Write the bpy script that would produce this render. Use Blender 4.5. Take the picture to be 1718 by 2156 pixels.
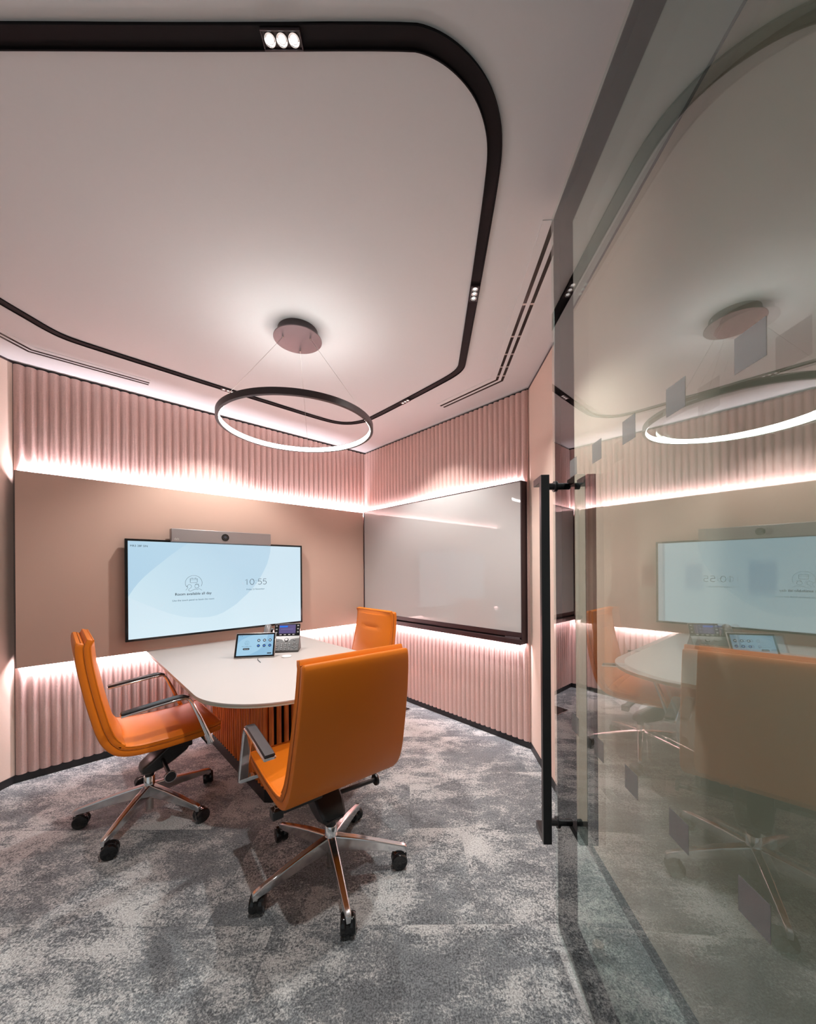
import bpy, bmesh, math, random
from mathutils import Vector, Matrix
PI = math.pi
rad = math.radians
random.seed(7)
for o in list(bpy.data.objects):
    bpy.data.objects.remove(o)
sc = bpy.context.scene
C = sc.collection

# ------------------------------------------------------------------ camera, world, exposure
F_PX = 772.0
cd = bpy.data.cameras.new('camera')
cam = bpy.data.objects.new('camera', cd)
C.objects.link(cam)
cd.sensor_fit = 'VERTICAL'
cd.sensor_height = 36.0
cd.lens = F_PX / 2156 * 36.0
cd.shift_y = 120.0 / 2156
cd.clip_start = 0.02
cam.matrix_world = Matrix.Translation((0, 0, 1.3)) @ Matrix.Rotation(PI / 2, 4, 'X') @ Matrix.Rotation(rad(-0.42), 4, 'Z')
sc.camera = cam
w = bpy.data.worlds.new('world')
sc.world = w
w.use_nodes = True
WORLD = w.node_tree.nodes['Background']
WORLD.inputs[0].default_value = (0.90, 0.98, 1.0, 1)
WORLD.inputs[1].default_value = 0.36
sc.view_settings.view_transform = 'Standard'
sc.view_settings.look = 'None'
sc.view_settings.exposure = 0.2
sc.view_settings.gamma = 1.0
sc.view_settings.use_curve_mapping = False
sc.cycles.caustics_reflective = False
LED = 15.0        # watts per metre of hidden strip
RING = 29.0       # emission of the ring diffuser
SPOT = 60.0       # watts per spot module
LEDCOL = (1.0, 0.87, 0.935)


# ------------------------------------------------------------------ helpers
def nodes_of(m):
    m.use_nodes = True
    return m.node_tree.nodes, m.node_tree.links


def pmat(name, col, rough=0.5, metal=0.0, spec=0.5, coat=0.0, emit=None, es=1.0, sheen=0.0):
    m = bpy.data.materials.new(name)
    n, l = nodes_of(m)
    b = n['Principled BSDF']
    b.inputs['Base Color'].default_value = (*col, 1)
    b.inputs['Roughness'].default_value = rough
    b.inputs['Metallic'].default_value = metal
    b.inputs['Specular IOR Level'].default_value = spec
    b.inputs['Coat Weight'].default_value = coat
    b.inputs['Coat Roughness'].default_value = 0.02
    b.inputs['Sheen Weight'].default_value = sheen
    if emit:
        b.inputs['Emission Color'].default_value = (*emit, 1)
        b.inputs['Emission Strength'].default_value = es
    return m


def noise_mat(name, col, rough, scale=(200, 200, 200), amt=0.1, bump=0.1, bdist=0.001, spec=0.3, sheen=0.0, nscale=1.0, detail=3):
    """principled with colour grain and bump from a noise in object coordinates"""
    m = pmat(name, col, rough, spec=spec, sheen=sheen)
    n, l = nodes_of(m)
    b = n['Principled BSDF']
    tc = n.new('ShaderNodeTexCoord')
    mp = n.new('ShaderNodeMapping')
    mp.inputs['Scale'].default_value = scale
    nz = n.new('ShaderNodeTexNoise')
    nz.inputs['Scale'].default_value = nscale
    nz.inputs['Detail'].default_value = detail
    l.new(tc.outputs['Object'], mp.inputs[0])
    l.new(mp.outputs[0], nz.inputs['Vector'])
    mx = n.new('ShaderNodeMix')
    mx.data_type = 'RGBA'
    mx.inputs[6].default_value = (*[c * (1 - amt) for c in col], 1)
    mx.inputs[7].default_value = (*[min(1, c * (1 + amt)) for c in col], 1)
    l.new(nz.outputs[0], mx.inputs[0])
    l.new(mx.outputs[2], b.inputs['Base Color'])
    bp = n.new('ShaderNodeBump')
    bp.inputs['Strength'].default_value = bump
    bp.inputs['Distance'].default_value = bdist
    l.new(nz.outputs[0], bp.inputs['Height'])
    l.new(bp.outputs[0], b.inputs['Normal'])
    return m


class MB:
    def __init__(s):
        s.v = []
        s.f = []
        s.mi = []

    def add(s, vs, fs, mi=0, M=None):
        k = len(s.v)
        for p in vs:
            p = Vector(p)
            s.v.append(tuple(M @ p) if M else tuple(p))
        for f in fs:
            s.f.append([i + k for i in f])
            s.mi.append(mi)
        return s

    def box(s, x0, x1, y0, y1, z0, z1, mi=0, M=None):
        vs = [(x0, y0, z0), (x1, y0, z0), (x1, y1, z0), (x0, y1, z0), (x0, y0, z1), (x1, y0, z1), (x1, y1, z1), (x0, y1, z1)]
        fs = [(0, 3, 2, 1), (4, 5, 6, 7), (0, 1, 5, 4), (1, 2, 6, 5), (2, 3, 7, 6), (3, 0, 4, 7)]
        return s.add(vs, fs, mi, M)

    def prism(s, poly, z0, z1, mi=0, M=None):
        a = sum(poly[i][0] * poly[(i + 1) % len(poly)][1] - poly[(i + 1) % len(poly)][0] * poly[i][1] for i in range(len(poly)))
        if a < 0:
            poly = poly[::-1]
        n = len(poly)
        vs = [(p[0], p[1], z0) for p in poly] + [(p[0], p[1], z1) for p in poly]
        fs = [tuple(range(n))[::-1], tuple(range(n, 2 * n))] + [(i, (i + 1) % n, n + (i + 1) % n, n + i) for i in range(n)]
        return s.add(vs, fs, mi, M)

    def rings(s, rs, caps=True, closed=False, mi=0, M=None):
        n = len(rs[0])
        vs = [p for r in rs for p in r]
        fs = []
        m = len(rs)
        for i in range(m if closed else m - 1):
            j = (i + 1) % m
            for k in range(n):
                q = (k + 1) % n
                fs.append((i * n + k, i * n + q, j * n + q, j * n + k))
        if caps and not closed:
            fs.append(tuple(range(n))[::-1])
            fs.append(tuple((m - 1) * n + k for k in range(n)))
        return s.add(vs, fs, mi, M)

    def lathe(s, prof, seg=32, M=None, mi=0):
        rs = [[(r * math.cos(2 * PI * k / seg), r * math.sin(2 * PI * k / seg), z) for k in range(seg)] for r, z in prof]
        return s.rings(rs, True, False, mi, M)

    def cyl(s, a, b, r, seg=12, mi=0, r2=None):
        a = Vector(a)
        b = Vector(b)
        d = (b - a)
        q = d.to_track_quat('Z', 'Y').to_matrix().to_4x4()
        return s.lathe([(r, 0), (r if r2 is None else r2, d.length)], seg, Matrix.Translation(a) @ q, mi)

    def tube(s, pts, r, seg=8, closed=False, mi=0, M=None):
        pts = [Vector(p) for p in pts]
        n = len(pts)
        rs = []
        up = None
        for i in range(n):
            if closed:
                t = (pts[(i + 1) % n] - pts[i - 1]).normalized()
            else:
                t = (pts[min(i + 1, n - 1)] - pts[max(i - 1, 0)]).normalized()
            if up is None:
                up = t.orthogonal().normalized()
            up = (up - t * up.dot(t))
            up = up.normalized() if up.length > 1e-6 else t.orthogonal().normalized()
            b = t.cross(up)
            rs.append([tuple(pts[i] + (up * math.cos(2 * PI * k / seg) + b * math.sin(2 * PI * k / seg)) * r) for k in range(seg)])
        return s.rings(rs, True, closed, mi, M)

    def build(s, name, mats, parent=None, bevel=0.0, smooth=False, sub=0, seg=2, loc=None):
        me = bpy.data.meshes.new(name)
        me.from_pydata(s.v, [], s.f)
        if not isinstance(mats, (list, tuple)):
            mats = [mats]
        for m in mats:
            me.materials.append(m)
        for p, i in zip(me.polygons, s.mi):
            p.material_index = i
        bm = bmesh.new()
        bm.from_mesh(me)
        bmesh.ops.recalc_face_normals(bm, faces=bm.faces)
        bm.to_mesh(me)
        bm.free()
        o = bpy.data.objects.new(name, me)
        C.objects.link(o)
        if parent:
            o.parent = parent
        if bevel > 0:
            b = o.modifiers.new('bevel', 'BEVEL')
            b.width = bevel
            b.segments = seg
            b.limit_method = 'ANGLE'
            b.angle_limit = rad(35)
            smooth = True
        if sub:
            u = o.modifiers.new('sub', 'SUBSURF')
            u.levels = sub
            u.render_levels = sub
            smooth = True
        if smooth:
            for p in me.polygons:
                p.use_smooth = True
            me.set_sharp_from_angle(angle=rad(40))
        if loc:
            o.location = loc
        return o


def thing(name, label, cat, loc=(0, 0, 0), rz=0.0, group=None, M=None):
    o = bpy.data.objects.new(name, None)
    o.empty_display_size = 0.1
    C.objects.link(o)
    if M is not None:
        o.matrix_world = M
    else:
        o.location = loc
        o.rotation_euler = (0, 0, rz)
    o['label'] = label
    o['category'] = cat
    if group:
        o['group'] = group
    return o


def tag(o, label, cat, group=None):
    o['label'] = label
    o['category'] = cat
    if group:
        o['group'] = group
    return o


def struct(o):
    o['kind'] = 'structure'
    return o


def arc(cx, cy, r, a0, a1, n):
    return [(cx + r * math.cos(rad(a0 + (a1 - a0) * i / n)), cy + r * math.sin(rad(a0 + (a1 - a0) * i / n))) for i in range(n + 1)]


def text_mesh(body, width, mat, name, parent, M, height=None, align='L', thick=0.0, bold=0.0):
    """writing as a flat mesh fitted to a width in the local XY plane of M"""
    cu = bpy.data.curves.new('t', 'FONT')
    cu.body = body
    cu.size = 1.0
    cu.offset = bold
    to = bpy.data.objects.new('t', cu)
    C.objects.link(to)
    bpy.context.view_layer.update()
    me = bpy.data.meshes.new_from_object(to.evaluated_get(bpy.context.evaluated_depsgraph_get()))
    bpy.data.objects.remove(to)
    xs = [v.co.x for v in me.vertices]
    ys = [v.co.y for v in me.vertices]
    sx = width / (max(xs) - min(xs))
    sy = sx if height is None else height / (max(ys) - min(ys))
    x0 = min(xs)
    for v in me.vertices:
        v.co = Vector(((v.co.x - x0) * sx, v.co.y * sy, 0))
    me.materials.clear()
    me.materials.append(mat)
    o = bpy.data.objects.new(name, me)
    C.objects.link(o)
    o.parent = parent
    o.matrix_local = M
    return o


# ------------------------------------------------------------------ materials
M = {}
M['ceiling'] = noise_mat('ceiling_paint', (0.735, 0.75, 0.76), 0.85, (60, 60, 60), 0.01, 0.05, 0.002)
M['rib'] = noise_mat('pink_wool_felt', (0.66, 0.455, 0.41), 0.95, (260, 260, 120), 0.16, 0.5, 0.0015, spec=0.1, sheen=0.12)
M['panel_fabric'] = noise_mat('taupe_fabric', (0.60, 0.415, 0.335), 0.9, (900, 900, 900), 0.06, 0.15, 0.0005, spec=0.15)
M['linen'] = noise_mat('beige_linen', (0.76, 0.60, 0.51), 0.9, (1200, 1200, 180), 0.16, 0.2, 0.0006, spec=0.15)
M['black'] = pmat('black_trim', (0.012, 0.010, 0.011), 0.45)
M['track'] = pmat('black_track', (0.010, 0.008, 0.009), 0.6, spec=0.12)
M['aubergine'] = pmat('dark_metal', (0.045, 0.025, 0.028), 0.35, spec=0.5)
M['board'] = pmat('white_glass', (0.55, 0.54, 0.53), 0.03, spec=0.55, coat=0.08)
M['chrome'] = pmat('chrome', (0.82, 0.82, 0.83), 0.07, 1.0)
M['alu'] = noise_mat('polished_aluminium', (0.74, 0.74, 0.75), 0.16, (30, 30, 30), 0.05, 0.02, 0.001)
M['alu'].node_tree.nodes['Principled BSDF'].inputs['Metallic'].default_value = 1.0
M['leather'] = noise_mat('orange_leather', (0.70, 0.175, 0.008), 0.42, (700, 700, 700), 0.05, 0.12, 0.0006, spec=0.35)
M['piping'] = pmat('orange_piping', (0.42, 0.11, 0.008), 0.5)
M['plastic'] = pmat('black_plastic', (0.014, 0.013, 0.014), 0.32)
M['gloss_black'] = pmat('black_gloss', (0.008, 0.008, 0.009), 0.12)
M['tabletop'] = pmat('greige_laminate', (0.52, 0.47, 0.44), 0.38, spec=0.4)
M['tableedge'] = pmat('pale_green_edge', (0.52, 0.53, 0.44), 0.4)
M['white'] = pmat('white_paint', (0.75, 0.74, 0.72), 0.5)
M['ring_black'] = pmat('bronze_black', (0.055, 0.038, 0.040), 0.4, spec=0.5)
M['canopy'] = pmat('canopy_bronze', (0.12, 0.085, 0.09), 0.33, metal=0.4)
M['diffuser'] = pmat('ring_diffuser', (0.9, 0.88, 0.85), 0.5, emit=(1.0, 0.98, 0.945), es=RING)
M['led_chip'] = pmat('spot_led', (0.9, 0.9, 0.9), 0.3, emit=(0.9, 0.96, 1.0), es=30)
M['steel'] = pmat('satin_steel', (0.55, 0.53, 0.51), 0.3, 1.0)
M['sticker'] = pmat('grey_film', (0.24, 0.24, 0.235), 0.6)
_n, _l = nodes_of(M['sticker'])
_t = _n.new('ShaderNodeBsdfTransparent')
_m = _n.new('ShaderNodeMixShader')
_m.inputs[0].default_value = 0.5
_l.new(_n['Principled BSDF'].outputs[0], _m.inputs[1])
_l.new(_t.outputs[0], _m.inputs[2])
_l.new(_m.outputs[0], _n['Material Output'].inputs[0])
M['cambar'] = pmat('silver_mesh', (0.32, 0.29, 0.285), 0.42, metal=0.5)
M['screen_dark'] = pmat('screen_ink', (0.01, 0.03, 0.05), 0.5)
M['screen_ink2'] = pmat('screen_ink_blue', (0.03, 0.13, 0.22), 0.5)
M['key'] = pmat('phone_key', (0.035, 0.033, 0.032), 0.4)
M['phone'] = pmat('phone_charcoal', (0.05, 0.046, 0.043), 0.4)
M['silver'] = pmat('phone_silver', (0.24, 0.235, 0.23), 0.35, metal=0.3)
M['keyprint'] = pmat('key_print', (0.5, 0.5, 0.5), 0.5)


def wood():
    m = pmat('orange_wood', (0.45, 0.12, 0.03), 0.42, spec=0.4)
    n, l = nodes_of(m)
    b = n['Principled BSDF']
    tc = n.new('ShaderNodeTexCoord')
    mp = n.new('ShaderNodeMapping')
    mp.inputs['Scale'].default_value = (45, 45, 3.5)
    nz = n.new('ShaderNodeTexNoise')
    nz.inputs['Scale'].default_value = 1.6
    nz.inputs['Detail'].default_value = 6
    cr = n.new('ShaderNodeValToRGB')
    cr.color_ramp.elements[0].position = 0.32
    cr.color_ramp.elements[0].color = (0.45, 0.08, 0.01, 1)
    cr.color_ramp.elements[1].position = 0.72
    cr.color_ramp.elements[1].color = (0.95, 0.27, 0.035, 1)
    l.new(tc.outputs['Object'], mp.inputs[0])
    l.new(mp.outputs[0], nz.inputs['Vector'])
    l.new(nz.outputs[0], cr.inputs[0])
    l.new(cr.outputs[0], b.inputs['Base Color'])
    return m


M['wood'] = wood()


def carpet():
    m = pmat('carpet_tiles', (0.3, 0.3, 0.3), 1.0, spec=0.05)
    n, l = nodes_of(m)
    b = n['Principled BSDF']

    def N(t, **k):
        x = n.new(t)
        for a, v in k.items():
            setattr(x, a, v)
        return x
    tc = N('ShaderNodeTexCoord')
    # tile index -> shift of the pattern, so it breaks at every seam
    sep = N('ShaderNodeSeparateXYZ')
    l.new(tc.outputs['Object'], sep.inputs[0])

    def math_(op, a, bb=None):
        x = N('ShaderNodeMath', operation=op)
        for i, v in enumerate((a, bb)):
            if v is None:
                continue
            if isinstance(v, (int, float)):
                x.inputs[i].default_value = v
            else:
                l.new(v, x.inputs[i])
        return x.outputs[0]
    yy = math_('DIVIDE', math_('ADD', sep.outputs[1], 0.16), 0.5)
    row = math_('FLOOR', yy)
    xx = math_('DIVIDE', math_('ADD', sep.outputs[0], math_('MULTIPLY', row, 0.25)), 1.0)
    col = math_('FLOOR', xx)
    cmb = N('ShaderNodeCombineXYZ')
    l.new(row, cmb.inputs[0])
    l.new(col, cmb.inputs[1])
    wn = N('ShaderNodeTexWhiteNoise', noise_dimensions='3D')
    l.new(cmb.outputs[0], wn.inputs['Vector'])
    sc_ = N('ShaderNodeVectorMath', operation='SCALE')
    sc_.inputs['Scale'].default_value = 0.55
    l.new(wn.outputs['Color'], sc_.inputs[0])
    add = N('ShaderNodeVectorMath', operation='ADD')
    l.new(tc.outputs['Object'], add.inputs[0])
    l.new(sc_.outputs[0], add.inputs[1])

    def noise(scale, detail, rough, src=add.outputs[0], dist=0.0, ms=(1, 1, 1)):
        mp = N('ShaderNodeMapping')
        mp.inputs['Scale'].default_value = ms
        l.new(src, mp.inputs[0])
        x = N('ShaderNodeTexNoise')
        x.inputs['Scale'].default_value = scale
        x.inputs['Detail'].default_value = detail
        x.inputs['Roughness'].default_value = rough
        x.inputs['Distortion'].default_value = dist
        l.new(mp.outputs[0], x.inputs['Vector'])
        return x.outputs[0]
    big = noise(2.0, 9, 0.66, dist=0.4, ms=(0.8, 1.25, 1))
    mid = noise(5.5, 12, 0.84, dist=0.3, ms=(0.75, 1.3, 1))
    fine = noise(170, 3, 0.7, src=tc.outputs['Object'])
    speck = noise(85, 5, 0.8, src=tc.outputs['Object'])

    def ramp(src, p0, p1, c0=0.0, c1=1.0):
        r = N('ShaderNodeMapRange')
        r.inputs[1].default_value = p0
        r.inputs[2].default_value = p1
        r.inputs[3].default_value = c0
        r.inputs[4].default_value = c1
        l.new(src, r.inputs[0])
        return r.outputs[0]
    # light cream flecks where mid + fine is high
    light = ramp(math_('ADD', math_('MULTIPLY', big, 0.50), math_('ADD', math_('MULTIPLY', mid, 0.50), math_('MULTIPLY', speck, 0.36))), 0.670, 0.735)
    dark = ramp(math_('ADD', math_('MULTIPLY', mid, 0.65), math_('MULTIPLY', speck, 0.55)), 0.50, 0.61, 1.0, 0.0)

    def mixc(f, a, bb):
        x = N('ShaderNodeMix', data_type='RGBA')
        l.new(f, x.inputs[0])
        for i, v in ((6, a), (7, bb)):
            if isinstance(v, tuple):
                x.inputs[i].default_value = (*v, 1)
            else:
                l.new(v, x.inputs[i])
        return x.outputs[2]
    base = mixc(ramp(big, 0.35, 0.65), (0.30, 0.33, 0.345), (0.445, 0.475, 0.485))
    c1 = mixc(math_('MULTIPLY', dark, 0.85), base, (0.15, 0.162, 0.174))
    c2 = mixc(light, c1, (0.80, 0.815, 0.80))
    c3 = mixc(ramp(fine, 0.36, 0.60, 0.12, 1.0), (0, 0, 0), (1, 1, 1))
    mul = N('ShaderNodeMix', data_type='RGBA', blend_type='MULTIPLY')
    mul.inputs[0].default_value = 0.55
    l.new(c2, mul.inputs[6])
    l.new(c3, mul.inputs[7])
    # faint seam lines
    fy = math_('FRACT', yy)
    fx = math_('FRACT', xx)
    sy = math_('LESS_THAN', math_('ABSOLUTE', math_('SUBTRACT', fy, 0.5)), 0.494)
    sx = math_('LESS_THAN', math_('ABSOLUTE', math_('SUBTRACT', fx, 0.5)), 0.4975)
    seam = ramp(math_('MULTIPLY', sx, sy), 0, 1, 0.90, 1.0)
    mul2 = N('ShaderNodeMix', data_type='RGBA', blend_type='MULTIPLY')
    mul2.inputs[0].default_value = 1.0
    l.new(mul.outputs[2], mul2.inputs[6])
    l.new(seam, mul2.inputs[7])
    l.new(mul2.outputs[2], b.inputs['Base Color'])
    bp = N('ShaderNodeBump')
    bp.inputs['Strength'].default_value = 0.8
    bp.inputs['Distance'].default_value = 0.006
    l.new(math_('ADD', fine, math_('MULTIPLY', speck, 1.0)), bp.inputs['Height'])
    l.new(bp.outputs[0], b.inputs['Normal'])
    return m


M['carpet'] = carpet()


def glass(name, tint, ior=2.0):
    m = bpy.data.materials.new(name)
    n, l = nodes_of(m)
    n.clear()
    out = n.new('ShaderNodeOutputMaterial')
    tr = n.new('ShaderNodeBsdfTransparent')
    tr.inputs[0].default_value = (*tint, 1)
    gl = n.new('ShaderNodeBsdfGlossy')
    gl.inputs['Roughness'].default_value = 0.0
    gl.inputs['Color'].default_value = (1, 1, 1, 1)
    fr = n.new('ShaderNodeFresnel')
    fr.inputs[0].default_value = ior
    ge = n.new('ShaderNodeNewGeometry')
    s = n.new('ShaderNodeMath')
    s.operation = 'SUBTRACT'
    s.inputs[0].default_value = 1.0
    l.new(ge.outputs['Backfacing'], s.inputs[1])
    mu = n.new('ShaderNodeMath')
    mu.operation = 'MULTIPLY'
    l.new(fr.outputs[0], mu.inputs[0])
    l.new(s.outputs[0], mu.inputs[1])
    mx = n.new('ShaderNodeMixShader')
    l.new(mu.outputs[0], mx.inputs[0])
    l.new(tr.outputs[0], mx.inputs[1])
    l.new(gl.outputs[0], mx.inputs[2])
    l.new(mx.outputs[0], out.inputs[0])
    return m


M['glass'] = glass('green_tinted_glass', (0.893, 0.941, 0.926), 2.6)
M['frit'] = glass('black_printed_border', (0.08, 0.07, 0.075), 1.01)


def screen(name, col, strength, coat=0.3):
    m = bpy.data.materials.new(name)
    n, l = nodes_of(m)
    b = n['Principled BSDF']
    b.inputs['Base Color'].default_value = (0.01, 0.01, 0.01, 1)
    b.inputs['Roughness'].default_value = 0.25
    b.inputs['Emission Color'].default_value = (*col, 1)
    b.inputs['Emission Strength'].default_value = strength * 0.88
    return m


# ------------------------------------------------------------------ the room
H = 2.6
P0 = Vector((-0.477, 4.112))      # corner between the two ribbed walls
PA = Vector((-2.43, 2.26))        # left end of the screen wall
PB = Vector((0.877, 2.64))        # right end of the whiteboard wall
dA = (PA - P0).normalized()
nA = Vector((-dA.y, dA.x))
nA = nA if nA.y < 0 else -nA
dB = (PB - P0).normalized()
nB = Vector((dB.y, -dB.x))
nB = nB if nB.y < 0 else -nB
LA = (PA - P0).length
LB = (PB - P0).length
YB = -1.6
PR = Vector((PB.x - 0.053 * (PB.y - YB), YB))
PL = Vector((PA.x - 0.10 * (PA.y - YB), YB))


def frame_mat(P, d, n):
    """local x = along the wall from the corner, local y = away from the wall into the room, z up"""
    return Matrix(((d.x, n.x, 0, P.x), (d.y, n.y, 0, P.y), (0, 0, 1, 0), (0, 0, 0, 1)))


MA = frame_mat(P0, dA, nA)
MBW = frame_mat(P0, dB, nB)
dR = (PR - PB).normalized()
nR = Vector((dR.y, -dR.x))
nR = nR if nR.x < 0 else -nR
MR = frame_mat(PB, dR, nR)
dL = (PL - PA).normalized()
nL = Vector((dL.y, -dL.x))
nL = nL if nL.x > 0 else -nL
ML = frame_mat(PA, dL, nL)
LR = (PR - PB).length
LL = (PL - PA).length

room = [tuple(P0 + Vector((0, .25))), tuple(PB + Vector((.25, 0.1))), (PR.x + .25, YB), (PL.x - .25, YB), tuple(PA + Vector((-.25, 0.1)))]
struct(MB().prism(room, -0.05, 0.0).build('floor', M['carpet']))
struct(MB().prism(room, H, H + 0.05).build('ceiling', M['ceiling']))


def ribbed_wall(name, Mx, L, pitch, first, depth):
    """wall backing plus a cladding of vertical convex ribs"""
    wl = MB().box(-0.1, L + 0.1, -0.12, -0.004, 0, H).build(name, M['black'])
    wl.matrix_world = Mx
    struct(wl)
    prof = [(0.0, 0.001)]
    x = first
    edges = []
    while x < L:
        if x > 0:
            edges.append(x)
        x += pitch
    cuts = [0.0] + edges + [L]
    pts = []
    for a, b in zip(cuts[:-1], cuts[1:]):
        if b - a < 0.004:
            continue
        g = 0.0022
        pts.append((a, 0.0005))
        k = 9
        for i in range(k + 1):
            t = i / k
            s = math.sin(PI * t)
            pts.append((a + g + (b - a - 2 * g) * t, 0.002 + depth * (s ** 0.62)))
        pts.append((b, 0.0005))
    m = MB()
    z0, z1 = 0.047, H - 0.017
    n = len(pts)
    vs = [(p[0], p[1], z0) for p in pts] + [(p[0], p[1], z1) for p in pts] + [(p[0], -0.004, z1) for p in pts] + [(p[0], -0.004, z0) for p in pts]
    fs = []
    for i in range(n - 1):
        fs += [(i, i + 1, n + i + 1, n + i), (n + i, n + i + 1, 2 * n + i + 1, 2 * n + i), (3 * n + i, 3 * n + i + 1, i + 1, i)]
    m.add(vs, fs)
    rb = m.build('ribbed_cladding', M['rib'], wl, smooth=True)
    return wl


wa = ribbed_wall('wall_back_left', MA, LA, 0.0525, 0.012, 0.016)
wb = ribbed_wall('wall_back_right', MBW, LB, 0.0478, 0.029, 0.016)
wr = MB().box(-0.0, LR, -0.12, 0.0, 0.047, H - 0.012).build('wall_right', M['linen'])
wr.matrix_world = MR
struct(wr)
wl_ = MB().box(-0.0, LL, -0.12, 0.0, 0.047, H - 0.012).build('wall_left', M['linen'])
wl_.matrix_world = ML
struct(wl_)
for nm, Mx, L in (('wall_right', MR, LR), ('wall_left', ML, LL)):
    o = MB().box(-0.01, L, -0.12, 0.002, H - 0.013, H).build('trim_1' if nm == 'wall_right' else 'trim_2', M['aubergine'])
    o.matrix_world = Mx
    struct(o)
for nm, Mx, L, d in (('baseboard_back_left', MA, LA, 0.008), ('baseboard_back_right', MBW, LB, 0.008), ('baseboard_right', MR, LR, 0.006), ('baseboard_left', ML, LL, 0.006)):
    o = MB().box(0.0, L, -0.12, d, 0.0, 0.047).build(nm, M['black'])
    o.matrix_world = Mx
    struct(o)


# ------------------------------------------------------------------ area lights of the hidden strips
def strip_light(name, parent_M, x0, x1, y, z, up, watts_per_m, tilt=66):
    ld = bpy.data.lights.new(name, 'AREA')
    ld.shape = 'RECTANGLE'
    ld.size = x1 - x0
    ld.size_y = 0.018
    ld.energy = watts_per_m * (x1 - x0)
    ld.color = LEDCOL
    o = bpy.data.objects.new(name, ld)
    C.objects.link(o)
    # area light shines along its local -Z
    R = Matrix.Rotation(PI, 4, 'X') if up else Matrix.Identity(4)
    t = rad(tilt) if up else rad(-tilt)
    o.matrix_world = parent_M @ Matrix.Translation(((x0 + x1) / 2, y, z)) @ Matrix.Rotation(t, 4, 'X') @ R
    return o


# ------------------------------------------------------------------ screen wall: floating fabric panel, screen, camera bar
pn = thing('wall_panel', 'wide taupe fabric panel floating on the left ribbed wall behind the screen', 'wall panel', M=MA)
MB().box(0.085, 2.683, 0.045, 0.078, 0.717, 1.915).build('backing_frame', M['black'], pn)
MB().box(0.087, 2.680, 0.0782, 0.081, 0.719, 1.913).build('fabric_face', M['panel_fabric'], pn)
for x in (0.4, 1.4, 2.4):
    MB().box(x - 0.03, x + 0.03, 0.0, 0.045, 0.85, 1.78).build('bracket', M['black'], pn)
strip_light('led_light_top', MA, 0.03, 2.66, 0.033, 1.905, True, LED)
strip_light('led_light_bottom', MA, 0.03, 2.66, 0.033, 0.728, False, LED)

tv = thing('wall_screen', 'large wall-mounted screen with pale blue room booking display', 'screen', M=MA)
MB().box(1.15, 1.85, 0.081, 0.105, 1.0, 1.35).build('wall_mount', M['black'], tv)
MB().box(0.84, 2.161, 0.104, 0.139, 0.808, 1.5255).build('bezel', M['gloss_black'], tv, bevel=0.003)
SX0, SX1, SZ0, SZ1 = 0.858, 2.144, 0.824, 1.510


def tv_screen_mat():
    m = screen('screen_blue', (0.6, 0.75, 0.86), 1.0)
    n, l = nodes_of(m)
    b = n['Principled BSDF']
    tc = n.new('ShaderNodeTexCoord')
    sep = n.new('ShaderNodeSeparateXYZ')
    l.new(tc.outputs['Object'], sep.inputs[0])
    mr = n.new('ShaderNodeMapRange')
    mr.inputs[1].default_value = 0.82
    mr.inputs[2].default_value = 1.35
    l.new(sep.outputs[2], mr.inputs[0])
    mx = n.new('ShaderNodeMix')
    mx.data_type = 'RGBA'
    mx.inputs[6].default_value = (0.66, 0.82, 0.90, 1)
    mx.inputs[7].default_value = (0.60, 0.76, 0.86, 1)
    l.new(mr.outputs[0], mx.inputs[0])
    l.new(mx.outputs[2], b.inputs['Emission Color'])
    return m


m = MB()
m.box(SX0, SX1, 0.1388, 0.1398, SZ0, SZ1)
m.build('display', tv_screen_mat(), tv)
# the darker wave areas of the wallpaper, part of what the display shows
sw1 = [(1.776, 1.509), (1.84, 1.458), (1.897, 1.409), (1.969, 1.341), (2.02, 1.292), (2.052, 1.258), (2.085, 1.218), (2.112, 1.178), (2.144, 1.122)]
sw2 = [(1.140, 1.509), (1.143, 1.46), (1.154, 1.413), (1.172, 1.352), (1.201, 1.292), (1.24, 1.22), (1.291, 1.154), (1.34, 1.102), (1.387, 1.061), (1.43, 1.022), (1.479, 0.991), (1.53, 0.961), (1.584, 0.942), (1.63, 0.935), (1.684, 0.935), (1.75, 0.94), (1.81, 0.952), (1.90, 0.985), (1.99, 1.03), (2.07, 1.075), (2.144, 1.118)]


def wave_mat(name, c0, c1):
    m = screen(name, c0, 1.0)
    n, l = nodes_of(m)
    b = n['Principled BSDF']
    tc = n.new('ShaderNodeTexCoord')
    sep = n.new('ShaderNodeSeparateXYZ')
    l.new(tc.outputs['Object'], sep.inputs[0])
    ad = n.new('ShaderNodeMath')
    ad.operation = 'SUBTRACT'
    l.new(sep.outputs[2], ad.inputs[0])
    l.new(sep.outputs[0], ad.inputs[1])
    mr = n.new('ShaderNodeMapRange')
    mr.inputs[1].default_value = -1.0
    mr.inputs[2].default_value = -0.1
    l.new(ad.outputs[0], mr.inputs[0])
    mx = n.new('ShaderNodeMix')
    mx.data_type = 'RGBA'
    mx.inputs[6].default_value = (*c0, 1)
    mx.inputs[7].default_value = (*c1, 1)
    l.new(mr.outputs[0], mx.inputs[0])
    l.new(mx.outputs[2], b.inputs['Emission Color'])
    return m


def flat_poly(name, pts, y, mat, parent):
    me = MB()
    me.add([(p[0], y, p[1]) for p in pts], [tuple(range(len(pts)))])
    return me.build(name, mat, parent)


flat_poly('wallpaper_wave', sw1[::-1] + [(1.776, 1.509)] + sw2[:1] + sw2[1:], 0.1402, wave_mat('wave_mid', (0.60, 0.775, 0.865), (0.475, 0.665, 0.80)), tv)
flat_poly('wallpaper_wave', sw1 + [(2.144, 1.509)], 0.1403, wave_mat('wave_corner', (0.44, 0.64, 0.79), (0.47, 0.67, 0.81)), tv)
YI = 0.1412


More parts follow.
